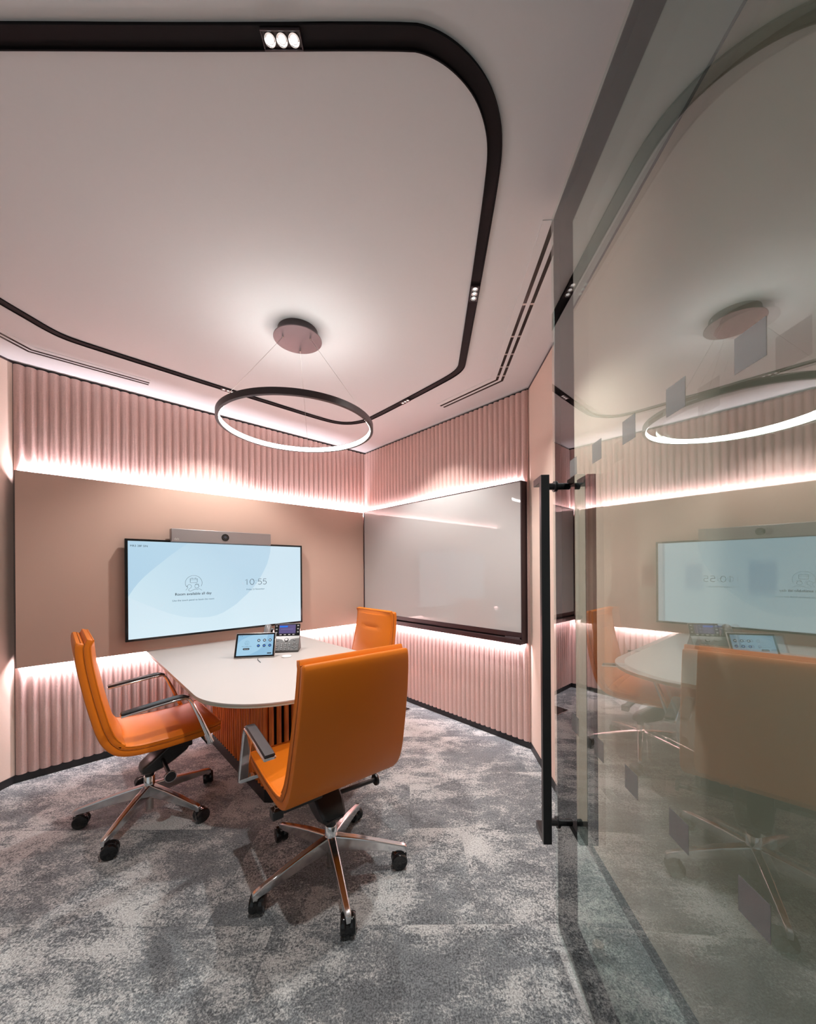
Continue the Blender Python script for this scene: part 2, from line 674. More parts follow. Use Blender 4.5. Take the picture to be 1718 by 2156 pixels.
def TM(x, z, y=YI):
    """text frame on the screen wall: reads left to right (towards the corner), up"""
    return Matrix(((-1, 0, 0, x), (0, 0, 1, y), (0, 1, 0, z), (0, 0, 0, 1)))


text_mesh('Room available all day', 0.247, M['screen_dark'], 'writing', tv, TM(1.864, 1.114), bold=0.008)
text_mesh('Use the touch panel to book the room', 0.283, M['screen_ink2'], 'writing', tv, TM(1.882, 1.071))
def numerals(parent):
    """the clock 10:55 in thin strokes"""
    m = MB()
    h, w_, r = 0.047, 0.032, 0.0019
    X0 = 1.360

    def P(x, pts):
        m.tube([(X0 - x - a * w_, 0.1412, 1.1775 + b * h) for a, b in pts], r, 6)
    P(0, [(.10, .80), (.50, 1.0), (.50, 0.0)])
    P(.041, [(.53 + .53 * math.cos(t), .5 + .5 * math.sin(t)) for t in [2 * PI * k / 28 for k in range(29)]])
    P(.0907, [(0, .74), (0, .67)])
    P(.0907, [(0, .27), (0, .20)])
    for x in (.1075, .1495):
        P(x, [(.92, 1.0), (.20, 1.0), (.10, .52)] + [(.46 + .50 * math.cos(rad(a)), .31 + .31 * math.sin(rad(a))) for a in range(130, -146, -18)])
    return m.build('writing', M['screen_dark'], parent)


numerals(tv)
text_mesh('Friday 22 November', 0.152, M['screen_ink2'], 'writing', tv, TM(1.347, 1.132))
text_mesh('MR3 28F SIN', 0.100, M['screen_dark'], 'writing', tv, TM(2.131, 1.470))


def line_icon(cx, cz, s, y, name, parent, mat, r):
    """two people under a calendar inside an open circle; s = circle radius; x mirrored (wall frame)"""
    m = MB()

    def P(pts, closed=False):
        m.tube([(cx - px * s, y, cz + pz * s) for px, pz in pts], r, 4, closed)
    P(arc(0, 0, 1.0, -28, 205, 26))
    P([(-.42, .62), (.38, .62), (.42, .56), (.42, .1), (.36, .04), (-.36, .04), (-.42, .1), (-.42, .56)], True)
    P([(-.42, .42), (.42, .42)])
    P([(-.2, .70), (-.2, .56)])
    P([(.2, .70), (.2, .56)])
    P(arc(-.52, -.45, .25, 200, -60, 12))
    P([(-.78, -.42), (-.92, -.38), (-.70, -.60), (-.95, -.95)])
    P([(-.42, -.68), (-.62, -.85), (-.6, -1.02), (-.42, -1.08), (-.1, -.95), (.1, -.84), (.3, -.82)])
    P(arc(.36, -.45, .25, 0, 360, 14))
    P([(.15, -.25), (.35, -.12), (.62, -.18), (.5, -.28), (.62, -.4)])
    P([(.3, -.82), (.42, -.92), (.55, -.82), (.7, -.82), (.98, -1.02)])
    return m.build(name, mat, parent)


line_icon(1.741, 1.205, 0.057, 0.1412, 'meeting_icon', tv, M['screen_dark'], 0.0011)

cb = thing('camera_bar', 'silver grey video conference camera bar above the wall screen', 'camera', M=MA)
MB().box(1.15, 1.892, 0.110, 0.172, 1.514, 1.612).build('body', M['cambar'], cb, bevel=0.004)
m = MB()
m.lathe([(0.028, 0), (0.028, 0.002), (0.024, 0.004), (0.022, 0.001)], 32, TM(1.522, 1.5625, 0.1725))
m.build('lens_ring', M['gloss_black'], cb, smooth=True)
m = MB()
m.lathe([(0.012, 0), (0.011, 0.003), (0.006, 0.0045), (0.001, 0.005)], 24, TM(1.522, 1.5625, 0.1738))
m.build('lens', pmat('lens_glass', (0.03, 0.035, 0.05), 0.05, coat=1.0), cb, smooth=True)
m = MB()
for i, h in enumerate((0.3, 0.6, 1.0, 0.6, 0.3, 0.6, 1.0, 0.6, 0.3)):
    x = 1.874 - i * 0.0038
    m.box(x - 0.0008, x + 0.0008, 0.172, 0.1726, 1.535, 1.535 + 0.008 * h)
m.build('logo', M['white'], cb)
text_mesh('CISCO', 0.030, M['white'], 'logo', cb, TM(1.873, 1.526, 0.1726))

# ------------------------------------------------------------------ whiteboard
bd = thing('whiteboard', 'glossy grey-white glass whiteboard in dark frame on the right ribbed wall', 'whiteboard', M=MBW)
MB().box(0.092, 1.978, 0.045, 0.0795, 0.840, 1.918).build('glass_surface', M['board'], bd)
m = MB()
m.box(0.084, 0.093, 0.03, 0.082, 0.76, 1.922)
m.box(1.976, 1.984, 0.004, 0.082, 0.757, 1.924)
m.box(0.084, 1.984, 0.03, 0.082, 1.917, 1.9225)
m.build('frame', M['aubergine'], bd)
m = MB()
m.box(0.093, 1.976, 0.04, 0.083, 0.806, 0.841)
m.box(0.093, 1.976, 0.044, 0.054, 0.785, 0.81)
m.build('bottom_rail', M['aubergine'], bd, bevel=0.001)
m = MB()
m.box(0.086, 1.983, 0.047, 0.106, 0.757, 0.790)
m.box(0.086, 1.983, 0.100, 0.106, 0.788, 0.797)
m.build('pen_tray', M['aubergine'], bd, bevel=0.0015)
for x in (0.3, 1.75):
    MB().box(x - 0.03, x + 0.03, 0.0, 0.045, 0.9, 1.8).build('bracket', M['black'], bd)
tag(MB().box(1.842, 1.965, 0.060, 0.084, 0.7905, 0.8035).build('board_eraser', pmat('eraser', (0.09, 0.055, 0.06), 0.5), bevel=0.003), 'slim dark eraser lying in the whiteboard tray at its right end', 'eraser').matrix_world = MBW
strip_light('led_light_board_top', MBW, 0.06, 1.96, 0.033, 1.910, True, LED)
strip_light('led_light_board_bottom', MBW, 0.06, 1.97, 0.030, 0.775, False, LED)

# ------------------------------------------------------------------ ceiling track, spots, vents
TP = [(-1.65, .887), (-1.3, .887), (-.975, .887), (-.49, .892), (.011, .892), (.060, .900), (.115, .921), (.169, .955), (.215, .998), (.250, 1.052), (.274, 1.112), (.289, 1.20), (.310, 1.528), (.323, 1.76), (.338, 2.04), (.352, 2.315), (.352, 2.365), (.328, 2.43), (.26, 2.52), (.013, 2.80), (-.30, 3.146), (-.40, 3.225), (-.517, 3.259), (-.62, 3.238), (-.732, 3.158), (-1.03, 2.875), (-1.396, 2.53), (-1.573, 2.353), (-1.74, 2.19), (-1.85, 2.08), (-1.898, 2.02), (-1.918, 1.95), (-1.926, 1.88), (-1.944, 1.756), (-1.99, 1.25), (-1.97, 1.08), (-1.89, .96), (-1.78, .90)]


def chaikin(p, it=2):
    for _ in range(it):
        q = []
        n = len(p)
        for i in range(n):
            a = Vector(p[i])
            b = Vector(p[(i + 1) % n])
            q += [tuple(a * .75 + b * .25), tuple(a * .25 + b * .75)]
        p = q
    return p


TPs = chaikin(TP)


def band(pts, w0, w1, z0, z1, m=None, closed=True, mi=0):
    m = m or MB()
    n = len(pts)
    rs = []
    for i in range(n):
        a = Vector(pts[i - 1] if (closed or i > 0) else pts[i])
        b = Vector(pts[(i + 1) % n] if (closed or i < n - 1) else pts[i])
        t = (b - a).normalized()
        s = Vector((t.y, -t.x))
        p = Vector(pts[i])
        if not closed and 0 < i < n - 1:
            t0 = (p - a).normalized()
            t1 = (b - p).normalized()
            s = (Vector((t0.y, -t0.x)) + Vector((t1.y, -t1.x))).normalized()
            s = s / max(0.3, s.dot(Vector((t0.y, -t0.x))))
        u = p + s * w0
        v = p + s * w1
        rs.append([(u.x, u.y, z0), (v.x, v.y, z0), (v.x, v.y, z1), (u.x, u.y, z1)])
    m.rings(rs, True, closed, mi)
    return m


tr = thing('ceiling_track', 'black recessed lighting track looping round the ceiling with rounded corners', 'lighting track', loc=(0, 0, 0))
band(TPs, -0.0225, 0.0225, H - 0.003, H + 0.01).build('channel', M['track'], tr)
m = band(TPs, -0.0225, -0.0195, H - 0.008, H)
band(TPs, 0.0195, 0.0225, H - 0.008, H, m)
m.build('channel_lip', M['track'], tr)


def cup_mesh():
    m = MB()
    m.lathe([(0.0130, 0.0), (0.0132, -0.0005), (0.0125, 0.0), (0.009, 0.006), (0.006, 0.010)], 20)
    return m


def spot_module(x, y, ang, label, on):
    t = thing('track_spotlight', label, 'spotlight', (x, y, H - 0.009), rad(ang), 'three-cell spotlight modules in the ceiling track')
    m = MB()
    m.box(-0.048, 0.048, -0.0185, 0.0185, 0.0, 0.006)
    m.box(-0.048, 0.048, -0.0185, -0.0155, -0.004, 0.0)
    m.box(-0.048, 0.048, 0.0155, 0.0185, -0.004, 0.0)
    m.box(-0.048, -0.045, -0.0155, 0.0155, -0.004, 0.0)
    m.box(0.045, 0.048, -0.0155, 0.0155, -0.004, 0.0)
    m.build('housing', M['aubergine'], t, bevel=0.0008)
    for k in (-1, 0, 1):
        m = MB()
        m.lathe([(0.0135, -0.0005), (0.0135, -0.003), (0.012, -0.003), (0.0105, -0.0006)], 20, Matrix.Translation((k * 0.029, 0, 0)))
        c = m.build('reflector_cup', M['chrome'], t, smooth=True)
        m = MB()
        m.lathe([(0.008, -0.0008), (0.006, -0.0026), (0.002, -0.0032)], 16, Matrix.Translation((k * 0.029, 0, 0)))
        m.build('lens', M['led_chip'] if on else M['spot_lens'], c, smooth=True)
    ld = bpy.data.lights.new('spot_lamp', 'SPOT')
    ld.energy = SPOT
    ld.spot_size = rad(110)
    ld.spot_blend = 0.55
    ld.shadow_soft_size = 0.02
    ld.color = (1.0, 0.985, 0.96)
    lo = bpy.data.objects.new('spot_lamp', ld)
    C.objects.link(lo)
    lo.parent = t
    lo.location = (0, 0, -0.012)
    return t


M['spot_lens'] = pmat('spot_lens_dim', (0.6, 0.6, 0.6), 0.15, emit=(1, 0.97, 0.93), es=0.8)
spot_module(-0.297, 0.892, 0.5, 'spotlight module with three bright cells, nearest the camera in the ceiling track', True)
spot_module(0.3205, 1.722, 86.5, 'three-cell spotlight module in the right-hand run of the ceiling track', False)
spot_module(-0.012, 2.828, -48.5, 'three-cell spotlight module in the far right track run, beside the pendant ring', False)
spot_module(-1.284, 2.636, 43.3, 'three-cell spotlight module in the far left track run, above the screen', False)


def vent(name, label, line, w, slots, clips):
    t = thing(name, label, 'air vent', (0, 0, 0), 0, 'slot air vents in the ceiling')
    band(line, -w / 2, w / 2, H - 0.003, H + 0.004, closed=False).build('frame', M['ceiling'], t)
    for s in slots:
        band(line, s - 0.0085, s + 0.0085, H - 0.0036, H - 0.0028, closed=False).build('slot', M['gloss_black'], t)
    for px, py, ang in clips:
        Mx = Matrix.Translation((px, py, H - 0.005)) @ Matrix.Rotation(rad(ang), 4, 'Z')
        for s in slots:
            MB().box(-0.006, 0.006, s - 0.008, s + 0.008, 0, 0.0015, M=Mx).build('blade_clip', M['steel'], t)
    return t


rl = [(0.575, 1.366), (0.585, 1.53), (0.640, 2.53), (0.282, 2.935)]
vent('ceiling_vent', 'double slot ceiling vent bending round the corner on the right, near the glass door', rl, 0.125, (-0.0185, 0.0185), [(0.6135, 2.05, 86.8), (0.623, 2.22, 86.8), (0.6305, 2.36, 86.8), (0.637, 2.47, 86.8), (0.60, 1.80, 86.8)])
ll = [(-2.262, 1.55), (-2.208, 2.151), (-1.787, 2.543)]
vent('ceiling_vent', 'double slot ceiling vent bending round the corner at far left above the ribbed wall', ll, 0.115, (-0.0165, 0.0165), [])

# ------------------------------------------------------------------ pendant
pd = thing('pendant_light', 'large thin black ring pendant with glowing white inner edge hung on three wires', 'pendant light', (-0.590, 1.996, 0))
m = MB()
m.lathe([(0.105, H), (0.105, 2.555), (0.0, 2.555)], 48)
m.build('canopy', M['ring_black'], pd, bevel=0.002)
m = MB()
m.lathe([(0.0, 2.5545), (0.126, 2.5545), (0.127, 2.552), (0.127, 2.5495), (0.126, 2.5485), (0.0, 2.5485)], 64)
m.build('canopy_plate', M['canopy'], pd, smooth=True)
RZ = 2.066
RO = 0.404


def ring_prof(prof, seg=128):
    m = MB()
    rs = [[(r * math.cos(2 * PI * k / seg), r * math.sin(2 * PI * k / seg), z) for r, z in prof] for k in range(seg)]
    m.rings(rs, False, True)
    return m


ring_prof([(RO, RZ), (RO, RZ + 0.030), (RO - 0.0155, RZ + 0.030), (RO - 0.0155, RZ + 0.0275), (RO - 0.003, RZ + 0.0275), (RO - 0.003, RZ + 0.001), (RO - 0.0155, RZ + 0.001), (RO - 0.0155, RZ)]).build('ring_housing', M['ring_black'], pd, smooth=True)
ring_prof([(RO - 0.013, RZ + 0.0015), (RO - 0.013, RZ + 0.027), (RO - 0.017, RZ + 0.0265), (RO - 0.0185, RZ + 0.020), (RO - 0.0185, RZ + 0.007), (RO - 0.017, RZ + 0.0015)]).build('light_diffuser', M['diffuser'], pd, smooth=True)
for a in (98, 218, 338):
    c, s = math.cos(rad(a)), math.sin(rad(a))
    m = MB()
    m.cyl((0.082 * c, 0.082 * s, 2.549), (0.082 * c, 0.082 * s, 2.535), 0.006, 12, r2=0.0045)
    g = m.build('cable_gland', M['chrome'], pd, smooth=True)
    m = MB()
    m.cyl((0.082 * c, 0.082 * s, 2.536), ((RO - 0.009) * c, (RO - 0.009) * s, RZ + 0.029), 0.0008, 6)
    m.build('suspension_wire', M['steel'], pd)
for a in (120, 40, 0):
    m = MB()
    m.cyl((0.1045 * math.cos(rad(a)), 0.1045 * math.sin(rad(a)), 2.578), (0.109 * math.cos(rad(a)), 0.109 * math.sin(rad(a)), 2.578), 0.005, 10)
    m.build('screw', M['chrome'], pd)

# ------------------------------------------------------------------ table
tb = thing('meeting_table', 'pale greige round-ended meeting table on ribbed wooden pedestal against the screen wall', 'table', M=MA)
KL, KR, PF, R = 2.035, 0.955, 1.785, 0.40


def top_outline(e):
    return [(KL - e, 0.084)] + arc(KL - R, PF - R, R - e, 0, 90, 20) + arc(KR + R, PF - R, R - e, 90, 180, 20) + [(KR + e, 0.084)]


ZT = 0.722
m = MB()
m.prism(top_outline(0), ZT - 0.007, ZT, 0)
m.build('tabletop', M['tabletop'], tb, bevel=0.001)
m = MB()
m.prism(top_outline(0.003), ZT - 0.020, ZT - 0.007, 0)
m.build('top_edge', M['tableedge'], tb)
KC = (KL + KR) / 2
hw = 0.168
p0, p1 = 0.30, 1.285
m = MB()
m.prism([(KC - hw, p0), (KC + hw, p0), (KC + hw, p1 - 0.02), (KC + hw - 0.03, p1 + 0.012), (KC - hw + 0.03, p1 + 0.012), (KC - hw, p1 - 0.02)], 0.0, 0.075)
m.prism([(KC - hw + 0.02, p0 + .01), (KC + hw - 0.02, p0 + .01), (KC + hw - 0.02, p1 - 0.02), (KC - hw + 0.02, p1 - 0.02)], 0.07, ZT - 0.02)
m.build('plinth', M['black'], tb)
dow = []
n = 22
for i in range(n + 1):
    p = p0 + 0.02 + (p1 - 0.02 - p0 - 0.02) * i / n
    dow += [(KC + hw - 0.012, p), (KC - hw + 0.012, p)]
nf = 6
for i in range(nf + 1):
    dow.append((KC - hw + 0.035 + (2 * hw - 0.07) * i / nf, p1 + 0.000))
    if 0 < i < nf:
        dow.append((KC - hw + 0.035 + (2 * hw - 0.07) * i / nf, p0 + 0.0))
for k, p in dow:
    m = MB()
    m.lathe([(0.0135, 0.075), (0.0135, ZT - 0.020)], 14, Matrix.Translation((k, p, 0)))
    m.build('wooden_rod', M['wood'], tb, smooth=True)

# ------------------------------------------------------------------ office chairs
outer = [(-.294, .993), (-.302, .975), (-.303, .94), (-.294, .853), (-.270, .72), (-.248, .62), (-.232, .555), (-.211, .502), (-.180, .460), (-.147, .436), (-.086, .420), (.0, .416), (.069, .415), (.195, .419), (.262, .424), (.292, .430)]


def resample(pts, n):
    pts = [Vector((0, a, b)) for a, b in pts]
    # smooth once, then walk
    for _ in range(2):
        q = [pts[0]]
        for i in range(len(pts) - 1):
            q += [pts[i] * .75 + pts[i + 1] * .25, pts[i] * .25 + pts[i + 1] * .75]
        q.append(pts[-1])
        pts = q
    L = [0]
    for i in range(1, len(pts)):
        L.append(L[-1] + (pts[i] - pts[i - 1]).length)
    out = []
    j = 0
    for k in range(n):
        s = L[-1] * k / (n - 1)
        while j < len(L) - 2 and L[j + 1] < s:
            j += 1
        f = (s - L[j]) / max(1e-9, L[j + 1] - L[j])
        out.append(pts[j].lerp(pts[j + 1], f))
    return out, L[-1]


NS = 72
OP, OL = resample(outer, NS)
ON = []
for i in range(NS):
    t = (OP[min(i + 1, NS - 1)] - OP[max(i - 1, 0)]).normalized()
    ON.append(Vector((0, -t.z, t.y)))   # points to the sitter's side
for i in range(NS):
    if ON[i].y < 0 and i < NS // 2:
        ON[i] = -ON[i]


def OPF(s):
    """outer line at a fractional station, extended past its ends"""
    if s <= 0:
        return OP[0] + (OP[0] - OP[1]) * (-s)
    if s >= NS - 1:
        return OP[-1] + (OP[-1] - OP[-2]) * (s - NS + 1)
    i = int(s)
    return OP[i].lerp(OP[i + 1], s - i)


def ONF(s):
    s = min(max(s, 0), NS - 1.001)
    i = int(s)
    return ON[i].lerp(ON[i + 1], s - i).normalized()


def half_w(s):
    p = OPF(min(max(s, 0), NS - 1))
    z = p.z
    if p.y > -0.2 and z < 0.47:
        f = (p.y + 0.2) / 0.5
        return 0.241 - 0.008 * f
    f = min(1, max(0, (z - 0.45) / 0.54))
    return 0.243 - 0.025 * f


def pad(s0, s1, t0, t1, bulge, rr, inset=0.0, dent=None):
    """upholstered slab between offsets t0 and t1 from the outer line, stations s0..s1, edges rounded by rr"""
    m = MB()
    rs = []
    step = 0.0148
    e = rr / step
    st = [(s0, rr), (s0 + e * .3, rr * .3), (s0 + e, 0)]
    k = math.ceil(s0 + e + 0.3)
    while k < s1 - e - 0.3:
        st.append((k, 0))
        k += 1
    st += [(s1 - e, 0), (s1 - e * .3, rr * .3), (s1, rr)]
    xs = [1, .985, .95, .88, .78, .66, .52, .38, .25, .12, 0]
    xs = xs + [-x for x in xs[:-1]][::-1]
    for s, sh in st:
        wv = half_w(s) - inset - sh
        a = min(1.0, (s - s0) / 4.0 + 0.0, (s1 - s) / 4.0)
        env = math.sin(min(1, max(0, a)) * PI / 2)
        lo, hi = t0 + sh, t1 - sh
        ring = []
        ring.append((wv, lo + rr))
        ring.append((wv, hi - rr * .8))
        for x in xs:
            u = abs(x)
            bl = bulge * env * (1 - u ** 2.4)
            ed = rr * .8 * max(0, (u - .985) / .015)
            d = 0.0
            if dent and abs(x) < 0.45:
                d = dent[1] * math.exp(-((s - dent[0]) / 0.8) ** 2)
            ring.append((x * (wv - (rr * .3 if u == 1 else 0)), hi + bl - ed * 0.3 - d))
        ring.append((-wv, hi - rr * .8))
        ring.append((-wv, lo + rr))
        ring.append((-wv + rr * .3, lo + rr * .3))
        ring.append((-wv + rr, lo))
        ring.append((wv - rr, lo))
        ring.append((wv - rr * .3, lo + rr * .3))
        p = OPF(s)
        nn = ONF(s)
        rs.append([(x, p.y + nn.y * t, p.z + nn.z * t) for x, t in ring])
    m.rings(rs, True)
    return m


def piping_path(s0, s1, t, inset=0.0, over='start'):
    """runs up one side edge, across one end and down the other side"""
    a, b = (s1, s0) if over == 'start' else (s0, s1)
    n = 40
    ss = [a + (b - a) * i / n for i in range(n + 1)]
    P = []
    for s in ss:
        p, nn = OPF(s), ONF(s)
        P.append((half_w(s) - inset, p.y + nn.y * t, p.z + nn.z * t))
    Q = [(-x, y, z) for x, y, z in P[::-1]]
    return P + Q


def bar_sweep(path, wd, th, cx):
    """flat bar in a plane x = cx; path of (y, z, width, thickness)"""
    rs = []
    n = len(path)
    for i in range(n):
        a = Vector(path[max(0, i - 1)][:2])
        b = Vector(path[min(n - 1, i + 1)][:2])
        t = (b - a).normalized()
        s = Vector((-t.y, t.x))
        p = Vector(path[i][:2])
        W = path[i][2] / 2
        T = path[i][3] / 2
        c = 0.35
        prof = [(-W, -T * c), (-W, T * c), (-W * .8, T), (W * .8, T), (W, T * c), (W, -T * c), (W * .8, -T), (-W * .8, -T)]
        rs.append([(cx + x, p.x + s.x * q, p.y + s.y * q) for x, q in prof])
    return MB().rings(rs, True)


def leg_mesh():
    m = MB()
    rs = []
    # (radius, top z, bottom z, half width top, half width bottom)
    for r, zt, zb, wt, wb_ in [(0.016, 0.160, 0.098, 0.018, 0.016), (0.045, 0.155, 0.094, 0.0165, 0.015), (0.12, 0.142, 0.090, 0.0150, 0.013), (0.21, 0.122, 0.080, 0.0135, 0.0115), (0.295, 0.101, 0.070, 0.012, 0.0105), (0.318, 0.095, 0.066, 0.0112, 0.010), (0.328, 0.088, 0.062, 0.009, 0.008)]:
        rs.append([(r, -wb_, zb), (r, wb_, zb), (r, wt, zt - 0.004), (r, wt * 0.75, zt), (r, -wt * 0.75, zt), (r, -wt, zt - 0.004)])
    m.rings(rs, True)
    m.lathe([(0.0098, 0.052), (0.0098, 0.085)], 14, Matrix.Translation((0.314, 0, 0)))
    return m


def caster_mesh(turn):
    m = MB()
    Mx = Matrix.Translation((0.314, 0, 0)) @ Matrix.Rotation(turn, 4, 'Z')
    q = Matrix.Translation((0.020, 0, 0.034)) @ Matrix.Rotation(PI / 2, 4, 'X')
    for s in (-1, 1):
        m.lathe([(0.006, s * 0.005), (0.032, s * 0.005), (0.034, s * 0.008), (0.034, s * 0.020), (0.031, s * 0.026), (0.020, s * 0.028), (0.002, s * 0.028)][::s], 28, Mx @ q)
    m.box(-0.012, 0.026, -0.006, 0.006, 0.026, 0.058, M=Mx)
    m.lathe([(0.034, -0.006), (0.034, 0.006)], 24, Mx @ q @ Matrix.Translation((0, 0.002, 0)) @ Matrix.Scale(0.94, 4))
    m.lathe([(0.011, 0.045), (0.011, 0.062)], 14, Mx @ Matrix.Translation((0.0, 0, 0)))
    return m


def office_chair():
    t = thing('office_chair', '-', 'chair')
    ib = 35   # the station where back and seat cushion meet
    # find corner station
    ic = min(range(NS), key=lambda i: (OP[i].y + 0.160) ** 2 + (OP[i].z - 0.445) ** 2)
    pad(0.4, NS - 1, 0.0, 0.0315, 0.0, 0.009).build('outer_shell', M['leather'], t, smooth=True)
    sd = NS * 0.135
    bk = pad(-1.2, ic + 0.5, 0.0315, 0.055, 0.025, 0.004, 0.001, dent=(sd, 0.012)).build('back_cushion', M['leather'], t, smooth=True)
    st = pad(ic - 2.6, NS - 0.6, 0.0315, 0.046, 0.030, 0.004, 0.001).build('seat_cushion', M['leather'], t, smooth=True)
    m = MB()
    m.tube(piping_path(-1.17, ic - 2.4, 0.0550, 0.0025), 0.0034, 8)
    m.build('piping', M['leather'], bk, smooth=True)
    m = MB()
    m.tube(piping_path(ic + 0.6, NS - 0.65, 0.0460, 0.0025, 'end'), 0.0030, 8)
    m.build('piping', M['leather'], st, smooth=True)
    m = MB()
    m.tube(piping_path(0.35, NS - 0.95, 0.0316, 0.0012), 0.0020, 6)
    m.build('seam', M['piping'], t, smooth=True)
    m = MB()
    p_, n_ = OPF(sd), ONF(sd)
    m.tube([(x, p_.y + n_.y * 0.0655, p_.z + n_.z * 0.0655) for x in (-.10, -.05, 0, .05, .10)], 0.0014, 6)
    m.build('stitching', M['piping'], bk)
    for s in (-1, 1):
        ax = s * 0.281
        path = [(-.150, .640, .045, .011), (-.10, .645, .046, .012), (.0, .655, .046, .012), (.075, .662, .046, .012), (.104, .662, .045, .013), (.122, .654, .043, .015), (.134, .634, .041, .017), (.165, .560, .040, .020), (.195, .480, .041, .023), (.213, .430, .043, .027), (.221, .403, .044, .030)]
        a = bar_sweep(path, 0, 0, ax)
        a.box(min(ax + s * 0.016, s * 0.10), max(ax + s * 0.016, s * 0.10), 0.203, 0.236, 0.397, 0.414)
        ar = a.build('armrest_frame', M['chrome'], t, bevel=0.0015)
        bar_sweep([(-.147, .6475, .037, .006), (-.146, .6505, .039, .010), (-.10, .655, .040, .012), (.0, .665, .040, .012), (.075, .672, .040, .012), (.104, .672, .039, .011), (.122, .664, .036, .008)], 0, 0, ax).build('arm_pad', M['plastic'], ar, smooth=True)
    # mechanism
    m = MB()
    rs = []
    for y, zb, zt, wx in [(-.044, .240, .256, .034), (-.036, .232, .270, .052), (.0, .229, .296, .062), (.05, .240, .335, .064), (.11, .268, .385, .066), (.165, .30, .412, .064), (.188, .33, .414, .055)]:
        rs.append([(-wx * .8, y, zb), (wx * .8, y, zb), (wx, y, zb + .012), (wx, y, zt - .01), (wx * .85, y, zt), (-wx * .85, y, zt), (-wx, y, zt - .01), (-wx, y, zb + .012)])
    m.rings(rs, True)
    m.box(-.13, .13, .02, .19, .392, .414)
    m.box(-.068, .068, .085, .190, .325, .41)
    m.build('tilt_mechanism', M['plastic'], t, bevel=0.003)
    m = MB()
    m.cyl((0.05, .05, .29), (0.255, .046, .282), 0.010, 12)
    kn = m.build('adjustment_knob', M['plastic'], t, smooth=True)
    m = MB()
    m.lathe([(0.026, 0), (0.027, 0.004), (0.027, 0.010), (0.024, 0.013)], 24, Matrix.Translation((0.253, .046, .282)) @ Matrix.Rotation(PI / 2, 4, 'Y'))
    m.build('knob_disc', M['plastic'], kn, smooth=True)
    m = MB()
    m.tube([(0.2655, .046 + .0245 * math.cos(2 * PI * k / 24), .282 + .0245 * math.sin(2 * PI * k / 24)) for k in range(24)], 0.0018, 6, True)
    m.build('chrome_ring', M['chrome'], kn)
    m = MB()
    m.box(-.235, -.04, -.050, -.012, .362, .380)
    m.box(-.242, -.200, -.052, -.010, .350, .384)
    lv = m.build('lever', M['plastic'], t, bevel=0.003)
    m = MB()
    Z = 0.3844
    for pts in ([(-.234, -.044), (-.226, -.030), (-.224, -.018)], [(-.226, -.030), (-.212, -.034), (-.208, -.046)], [(-.212, -.034), (-.208, -.022)]):
        m.tube([(x, y, Z) for x, y in pts], 0.0012, 5)
    m.build('pictogram', M['white'], lv)
    # column
    m = MB()
    m.lathe([(0.022, 0.200), (0.0225, 0.226), (0.017, 0.228), (0.017, 0.26)], 24)
    m.build('gas_lift', M['plastic'], t, smooth=True)
    m = MB()
    m.lathe([(0.020, 0.098), (0.026, 0.102), (0.028, 0.120), (0.027, 0.158), (0.0255, 0.162), (0.0255, 0.200), (0.0235, 0.203)], 28)
    m.build('hub', M['chrome'], t, smooth=True)
    m = MB()
    m.lathe([(0.0185, 0.032), (0.0185, 0.10)], 20)
    m.lathe([(0.019, 0.022), (0.0195, 0.034)], 20)
    m.build('column_tube', M['steel'], t, smooth=True)
    lm = leg_mesh().build('leg', M['alu'], t, bevel=0.0025)
    cm = caster_mesh(0.6).build('caster', M['gloss_black'], lm, smooth=True)
    for k in range(1, 5):
        l2 = lm.copy()
        C.objects.link(l2)
        l2.parent = t
        c2 = cm.copy()
        C.objects.link(c2)
        c2.parent = l2
    return t


def copy_tree(o, parent=None):
    c = o.copy()
    C.objects.link(c)
    if parent:
        c.parent = parent
    for ch in list(o.children):
        copy_tree(ch, c)
    return c


def place_chair(c, x, y, face, star, label, turns):
    c.location = (x, y, 0)
    c.rotation_euler = (0, 0, rad(face - 90))
    c['label'] = label
    legs = [ch for ch in c.children if ch.name.startswith('leg')]
    for k, lg in enumerate(legs):
        lg.rotation_euler = (0, 0, rad(star + 72 * k - (face - 90)))
        for cs in lg.children:
            a = turns[k]
            T = Matrix.Translation((0.314, 0, 0))
            cs.matrix_local = T @ Matrix.Rotation(rad(a), 4, 'Z') @ T.inverted()
    c['group'] = 'orange leather swivel chairs at the table'


ch0 = office_chair()
SEATPARTS = ('outer_shell', 'back_cushion', 'seat_cushion', 'seam', 'armrest_frame', 'lever')
kids = [copy_tree(ch0) for _ in range(2)]
place_chair(ch0, -0.341, 1.582, 128, 4.5, 'orange leather swivel chair nearest the camera, its back turned to us', [150, 30, -60, 200, 130])
place_chair(kids[0], -1.397, 1.970, 44, -15, 'orange leather swivel chair seen from the side at the left of the table', [40, 30, 60, 150, 80])
place_chair(kids[1], -0.455, 2.660, 221, 10, 'orange leather swivel chair beyond the table, only its backrest front showing', [0, 30, 60, 90, 20])

for ch in ch0.children:
    if ch.name.split('.')[0] in SEATPARTS:
        ch.location.x -= 0.020

# ------------------------------------------------------------------ things on the table
tx, ty = -1.0135, 2.404
ta = rad(10)
Tt = Matrix.Translation((tx, ty, ZT)) @ Matrix.Rotation(ta, 4, 'Z')
tab = thing('touch_panel', 'tablet-like touch panel tilted on the tabletop showing a blue menu', 'tablet', M=Tt)
Tl = Matrix.Rotation(rad(-26), 4, 'X')      # leans back
m = MB()
m.box(-0.1275, 0.1275, 0.0, 0.012, 0.004, 0.172, M=Tl)
m.build('case', M['steel'], tab, bevel=0.004)
m = MB()
m.box(-0.124, 0.124, -0.0012, 0.001, 0.008, 0.168, M=Tl)
m.build('bezel', M['gloss_black'], tab, bevel=0.0005)


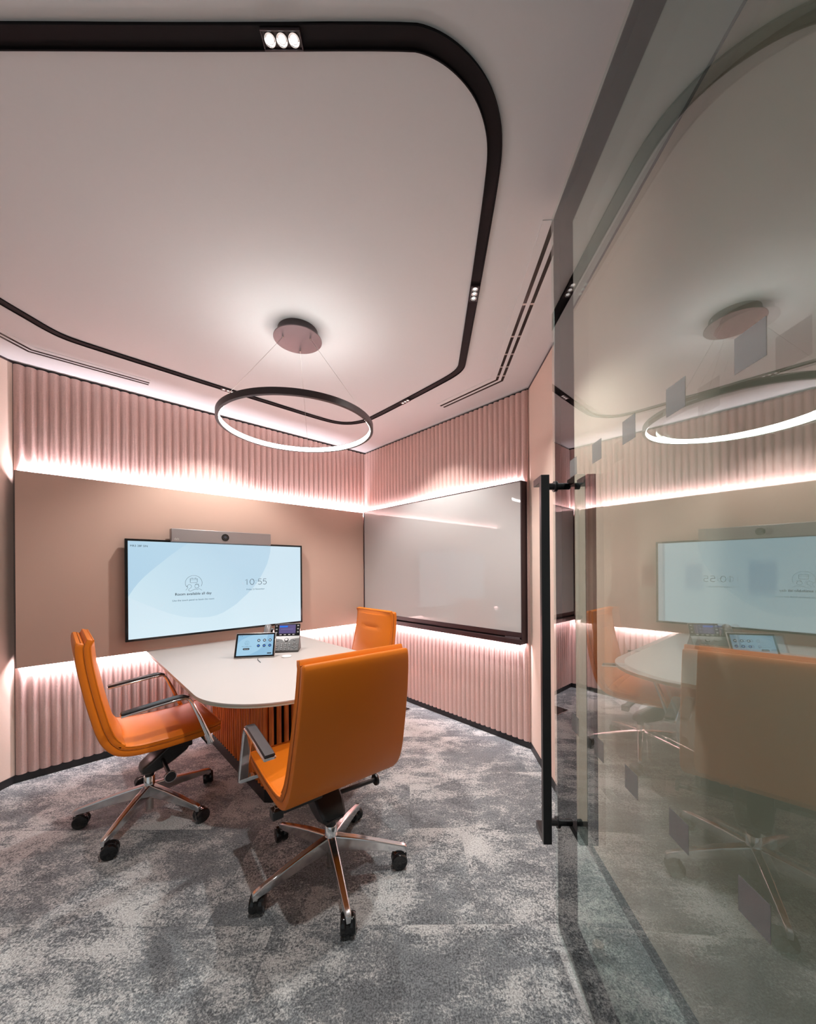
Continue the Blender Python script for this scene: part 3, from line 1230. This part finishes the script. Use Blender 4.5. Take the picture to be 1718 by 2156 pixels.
def screen_quad(x0, x1, z0, z1, y):
    return MB().box(x0, x1, y, y + 0.0005, z0, z1, M=Tl)


screen_quad(-0.113, 0.113, 0.019, 0.157, -0.0018).build('display', screen('panel_blue', (0.27, 0.50, 0.70), 1.0), tab)
pts = [(-0.113, 0.10), (-0.09, 0.125), (-0.05, 0.145), (-0.01, 0.157), (0.075, 0.157), (0.07, 0.12), (0.05, 0.08), (0.02, 0.05), (-0.03, 0.025), (-0.07, 0.019), (-0.113, 0.019)]
MB().add([Tl @ Vector((a, -0.0021, b)) for a, b in pts], [tuple(range(len(pts)))]).build('wallpaper_wave', screen('panel_blue_light', (0.36, 0.60, 0.78), 1.0), tab)
for r_, zc in enumerate((0.118, 0.082)):
    for c_ in range(3):
        xc = 0.020 + 0.036 * c_
        m = MB()
        m.lathe([(0.0098, 0), (0.0098, 0.0004)], 20, Tl @ Matrix.Translation((xc, -0.0022, zc)) @ Matrix.Rotation(PI / 2, 4, 'X'))
        ic_ = m.build('menu_button', M['screen_dark'], tab)
        m = MB()
        m.box(xc - 0.0045, xc + 0.0045, -0.0030, -0.0027, zc - 0.0035, zc + 0.0035, M=Tl)
        m.build('symbol', screen('sym_white', (0.75, 0.85, 0.95), 1.0) if r_ == 0 else screen('sym_blue', (0.05, 0.22, 0.85), 1.0), ic_)


def RT(x, z, y=-0.0026):
    return Tl @ Matrix(((1, 0, 0, x), (0, 0, -1, y), (0, 1, 0, z), (0, 0, 0, 1)))


text_mesh('Room available all day', 0.060, M['screen_dark'], 'writing', tab, RT(-0.083, 0.078))
text_mesh('MR3 28F', 0.020, M['screen_dark'], 'writing', tab, RT(-0.104, 0.149))
for x0, x1, z0, z1 in ((-0.076, -0.034, 0.056, 0.069), (0.078, 0.106, 0.026, 0.034)):
    pill = arc(x1 - (z1 - z0) / 2, (z0 + z1) / 2, (z1 - z0) / 2, -90, 90, 8) + arc(x0 + (z1 - z0) / 2, (z0 + z1) / 2, (z1 - z0) / 2, 90, 270, 8)
    MB().add([Tl @ Vector((a, -0.0024, b)) for a, b in pill], [tuple(range(len(pill)))]).build('pill_button', M['screen_dark'], tab)
text_mesh('Book now', 0.026, M['white'], 'writing', tab, RT(-0.068, 0.060, -0.0028))
m = MB()


def icon_small():
    m = MB()
    s = 0.014
    cx, cz = -0.053, 0.103

    def P(pts, closed=False):
        m.tube([Tl @ Vector((cx + px * s, -0.0024, cz + pz * s)) for px, pz in pts], 0.0004, 4, closed)
    P(arc(0, 0, 1.0, -28, 205, 16))
    P([(-.42, .62), (.42, .62), (.42, .04), (-.42, .04)], True)
    P(arc(-.52, -.45, .25, 0, 360, 8), True)
    P(arc(.36, -.45, .25, 0, 360, 8), True)
    P([(-.95, -.95), (-.5, -.75), (0, -1.0), (.4, -.78), (.95, -.98)])
    return m.build('meeting_icon', M['screen_ink2'], tab)


icon_small()
m = MB()
m.box(-0.055, 0.055, 0.02, 0.095, 0.0, 0.006)
m.add([(-0.03, 0.02, 0.004), (0.03, 0.02, 0.004), (0.03, 0.09, 0.004), (-0.03, 0.09, 0.004), (-0.03, 0.055, 0.10), (0.03, 0.055, 0.10)], [(0, 1, 5, 4), (2, 3, 4, 5), (1, 2, 5), (3, 0, 4), (0, 3, 2, 1)])
m.build('stand', M['plastic'], tab)
cbl = MB()
cbl.tube([(-0.985, 2.395, ZT + 0.003), (-0.968, 2.352, ZT + 0.0025), (-0.945, 2.318, ZT + 0.0022), (-0.925, 2.29, ZT + 0.002)], 0.0018, 6)
tag(cbl.build('cable', M['plastic'], smooth=True), 'short thin black cable on the tabletop under the touch panel', 'cable')
m = MB()
m.lathe([(0.0, 0), (0.026, 0), (0.031, 0.002), (0.031, 0.005), (0.028, 0.008), (0.0, 0.0085)], 36, Matrix.Translation((-0.812, 2.438, ZT)))
tag(m.build('table_microphone', M['white'], smooth=True), 'flat round white disc beside the touch panel on the tabletop', 'microphone')

# desk phone
Tp = Matrix.Translation((-0.775, 2.575, ZT)) @ Matrix.Rotation(rad(9), 4, 'Z')
ph = thing('desk_phone', 'dark grey desk phone with keypad and lit display behind the touch panel', 'telephone', M=Tp)
# local: x from -0.255 (left) to 0 (right), y back, z up
m = MB()
sect = [(0.0, 0.0), (0.0, 0.014), (0.092, 0.100), (0.104, 0.100), (0.150, 0.02), (0.150, 0.0)]
m.rings([[(x, y, z) for y, z in sect] for x in (-0.262, 0.0)], True)
m.build('body', M['phone'], ph, bevel=0.004)
Tk = Matrix.Translation((0, 0.0, 0.014)) @ Matrix.Rotation(math.atan2(0.086, 0.092), 4, 'X')   # x right, y up the keypad slope, z out
# keypad slope length .126
m = MB()
vv = [(-0.178, 0.104), (-0.150, 0.102), (-0.122, 0.096), (-0.106, 0.078), (-0.090, 0.070), (-0.074, 0.078), (-0.058, 0.096), (-0.030, 0.102), (-0.002, 0.104), (-0.002, 0.125), (-0.178, 0.125)]
m.add([(a, b, 0.0008) for a, b in vv], [tuple(range(len(vv)))], M=Tk)
m.build('silver_trim', M['silver'], ph)
for name_, xs, ys, w_, h_ in (('number_key', (-0.118, -0.092, -0.066), (0.012, 0.026, 0.040, 0.054), 0.0075, 0.0045),):
    for x in xs:
        for y in ys:
            b_ = MB().box(x - w_, x + w_, y - h_, y + h_, 0, 0.0022, M=Tk).build(name_, M['key'], ph)
            MB().box(x - 0.0035, x + 0.0035, y - 0.0018, y + 0.0018, 0.0022, 0.0024, M=Tk).build('print', M['keyprint'], b_)
for x, y in ((-0.150, 0.044), (-0.150, 0.026), (-0.150, 0.088), (-0.035, 0.088), (-0.030, 0.062), (-0.042, 0.050), (-0.018, 0.050), (-0.042, 0.030), (-0.018, 0.030), (-0.030, 0.018)):
    b_ = MB().box(x - 0.0075, x + 0.0075, y - 0.004, y + 0.004, 0, 0.0022, M=Tk).build('function_key', M['key'], ph)
    MB().box(x - 0.003, x + 0.003, y - 0.001, y + 0.001, 0.0022, 0.0024, M=Tk).build('print', M['keyprint'], b_)
m = MB()
m.lathe([(0.0145, 0.0), (0.0145, 0.004), (0.011, 0.005), (0.0, 0.0052)], 24, Tk @ Matrix.Translation((-0.090, 0.090, 0)))
m.build('navigation_ring', M['gloss_black'], ph, smooth=True)
m = MB()
m.lathe([(0.011, 0.005), (0.0105, 0.0062), (0.0, 0.0065)], 24, Tk @ Matrix.Translation((-0.090, 0.090, 0)))
m.build('navigation_button', M['silver'], ph, smooth=True)
Td = Matrix.Translation((0, 0.092, 0.102)) @ Matrix.Rotation(rad(68), 4, 'X')
MB().box(-0.180, -0.001, 0.0, 0.086, -0.014, 0.0, M=Td).build('display_housing', M['gloss_black'], ph, bevel=0.003)
MB().box(-0.178, -0.003, 0.084, 0.090, -0.016, 0.001, M=Td).build('display_trim', M['silver'], ph, bevel=0.002)
MB().box(-0.148, -0.032, 0.017, 0.080, 0.0, 0.001, M=Td).build('display', screen('phone_violet', (0.115, 0.085, 0.235), 0.9), ph)
MB().box(-0.144, -0.088, 0.062, 0.073, 0.001, 0.0014, M=Td).build('highlight_bar', screen('phone_blue', (0.0, 0.17, 0.85), 1.0), ph)
MB().box(-0.135, -0.05, 0.0475, 0.0495, 0.001, 0.0013, M=Td).build('text_line', screen('phone_text', (0.25, 0.22, 0.45), 1.0), ph)
for i in range(5):
    for x in (-0.165, -0.015):
        MB().box(x - 0.006, x + 0.006, 0.022 + i * 0.012, 0.028 + i * 0.012, 0.0, 0.0018, M=Td).build('line_key', M['keyprint'] if i % 2 == 0 else M['key'], ph)
for i in range(4):
    MB().box(-0.143 + i * 0.03, -0.128 + i * 0.03, 0.005, 0.011, 0.0, 0.0018, M=Td).build('soft_key', M['keyprint'], ph)
m = MB()
hs = [(0.010, 0.020, 0.018), (0.03, 0.040, 0.026), (0.055, 0.085, 0.030), (0.080, 0.125, 0.030), (0.105, 0.160, 0.026), (0.118, 0.172, 0.018)]
rs = []
for y, z, r in hs:
    rs.append([(-0.224 + 0.024 * math.cos(2 * PI * k / 14), y + r * 0.75 * math.sin(2 * PI * k / 14) * -0.55, z + r * 0.75 * math.sin(2 * PI * k / 14)) for k in range(14)])
m.rings(rs, True)
m.build('handset', pmat('handset_grey', (0.20, 0.185, 0.18), 0.3), ph, smooth=True)
MB().box(-0.252, -0.188, 0.096, 0.140, 0.03, 0.150).build('cradle', M['gloss_black'], ph, bevel=0.004)

# flat black floor piece beyond the chairs
fb = thing('floor_box', 'flat black floor plate with silver rim on the carpet right of the near chair', 'floor box', (-0.10, 3.39, 0), rad(-42))
MB().box(-0.09, 0.09, -0.07, 0.07, 0.0, 0.012).build('rim', M['alu'], fb, bevel=0.003)
MB().box(-0.084, 0.084, -0.064, 0.064, 0.011, 0.015).build('lid', M['gloss_black'], fb, bevel=0.001)

# ------------------------------------------------------------------ glass door, standing open along the right wall
ux = Vector((-0.045, -1.0)).normalized()       # from the free edge towards the hinge
nx = Vector((-1.0, 0.045)).normalized()        # towards the room
MD = Matrix(((ux.x, nx.x, 0, 0.524), (ux.y, nx.y, 0, 1.320), (0, 0, 1, 0), (0, 0, 0, 1)))
dr = thing('glass_door', 'tall frameless double-glazed door standing open at right with black pull handle', 'glass door', M=MD)
DL, Z0, Z1, TH, BW = 1.06, 0.012, 2.553, 0.034, 0.120
for a, b in ((-0.005, 0.0), (-TH, -TH + 0.005)):
    MB().box(0, DL, a, b, Z0, Z1).build('glass_pane', M['glass'], dr)
for y in (-TH + 0.0062,):
    m = MB()
    yy0, yy1 = y - 0.0003, y + 0.0003
    m.box(0.002, BW, yy0, yy1, Z0 + .002, Z1 - .002)
    m.box(BW, DL - BW, yy0, yy1, Z1 - BW, Z1 - .002)
    m.box(BW, DL - BW, yy0, yy1, Z0 + .002, Z0 + BW)
    m.box(DL - BW, DL - 0.002, yy0, yy1, Z0 + .002, Z1 - .002)
    m.build('printed_border', M['frit'], dr)
m = MB()
m.box(0.0, 0.007, -TH + 0.0072, -0.0072, Z0, Z1)
m.box(DL - 0.007, DL, -TH + 0.0072, -0.0072, Z0, Z1)
m.box(0.007, DL - 0.007, -TH + 0.0072, -0.0072, Z1 - 0.007, Z1)
m.box(0.007, DL - 0.007, -TH + 0.0072, -0.0072, Z0, Z0 + 0.007)
m.build('edge_spacer', M['black'], dr)
for zc in (1.612, 0.815):
    for i in range(5):
        u = 1.320 - (0.520 + 0.1545 * i)
        MB().box(u - 0.0255, u + 0.0255, 0.0002, 0.0008, zc - 0.0265, zc + 0.0265).build('square_sticker', M['sticker'], dr)
for s, b0 in ((1, 0.0), (-1, -TH)):
    m = MB()
    f0, f1 = b0 + s * 0.045, b0 + s * 0.073
    lo, hi = min(f0, f1), max(f0, f1)
    m.box(0.078, 0.098, lo, hi, 0.375, 1.612)
    m.box(0.012, 0.080, lo, hi, 1.588, 1.612)
    m.box(0.012, 0.080, lo, hi, 0.375, 0.399)
    for z in (1.588, 0.400):
        m.cyl((0.022, b0, z), (0.022, f0 + s * 0.005, z), 0.012, 16)
        m.cyl((0.022, b0, z), (0.022, b0 + s * 0.006, z), 0.019, 20)
    m.build('pull_handle', M['plastic'], dr, bevel=0.0012)
m = MB()
m.cyl((0.022, -TH, 1.588), (0.022, 0, 1.588), 0.011, 14)
m.cyl((0.022, -TH, 0.400), (0.022, 0, 0.400), 0.011, 14)
m.build('through_bolt', M['plastic'], dr)
m = MB()
m.cyl((DL - 0.06, -TH / 2, 0.0), (DL - 0.06, -TH / 2, Z0), 0.012, 12)
m.cyl((DL - 0.06, -TH / 2, Z1), (DL - 0.06, -TH / 2, H), 0.012, 12)
m.build('pivot', M['steel'], dr)
m = MB()
m.lathe([(0.019, 0.0), (0.019, 0.030), (0.016, 0.033), (0.0, 0.033)], 28)
ds = m.build('door_stop', M['steel'], smooth=True, loc=(0.632, 1.235, 0))
tag(ds, 'small round metal door stop on the carpet behind the glass door', 'door stop')
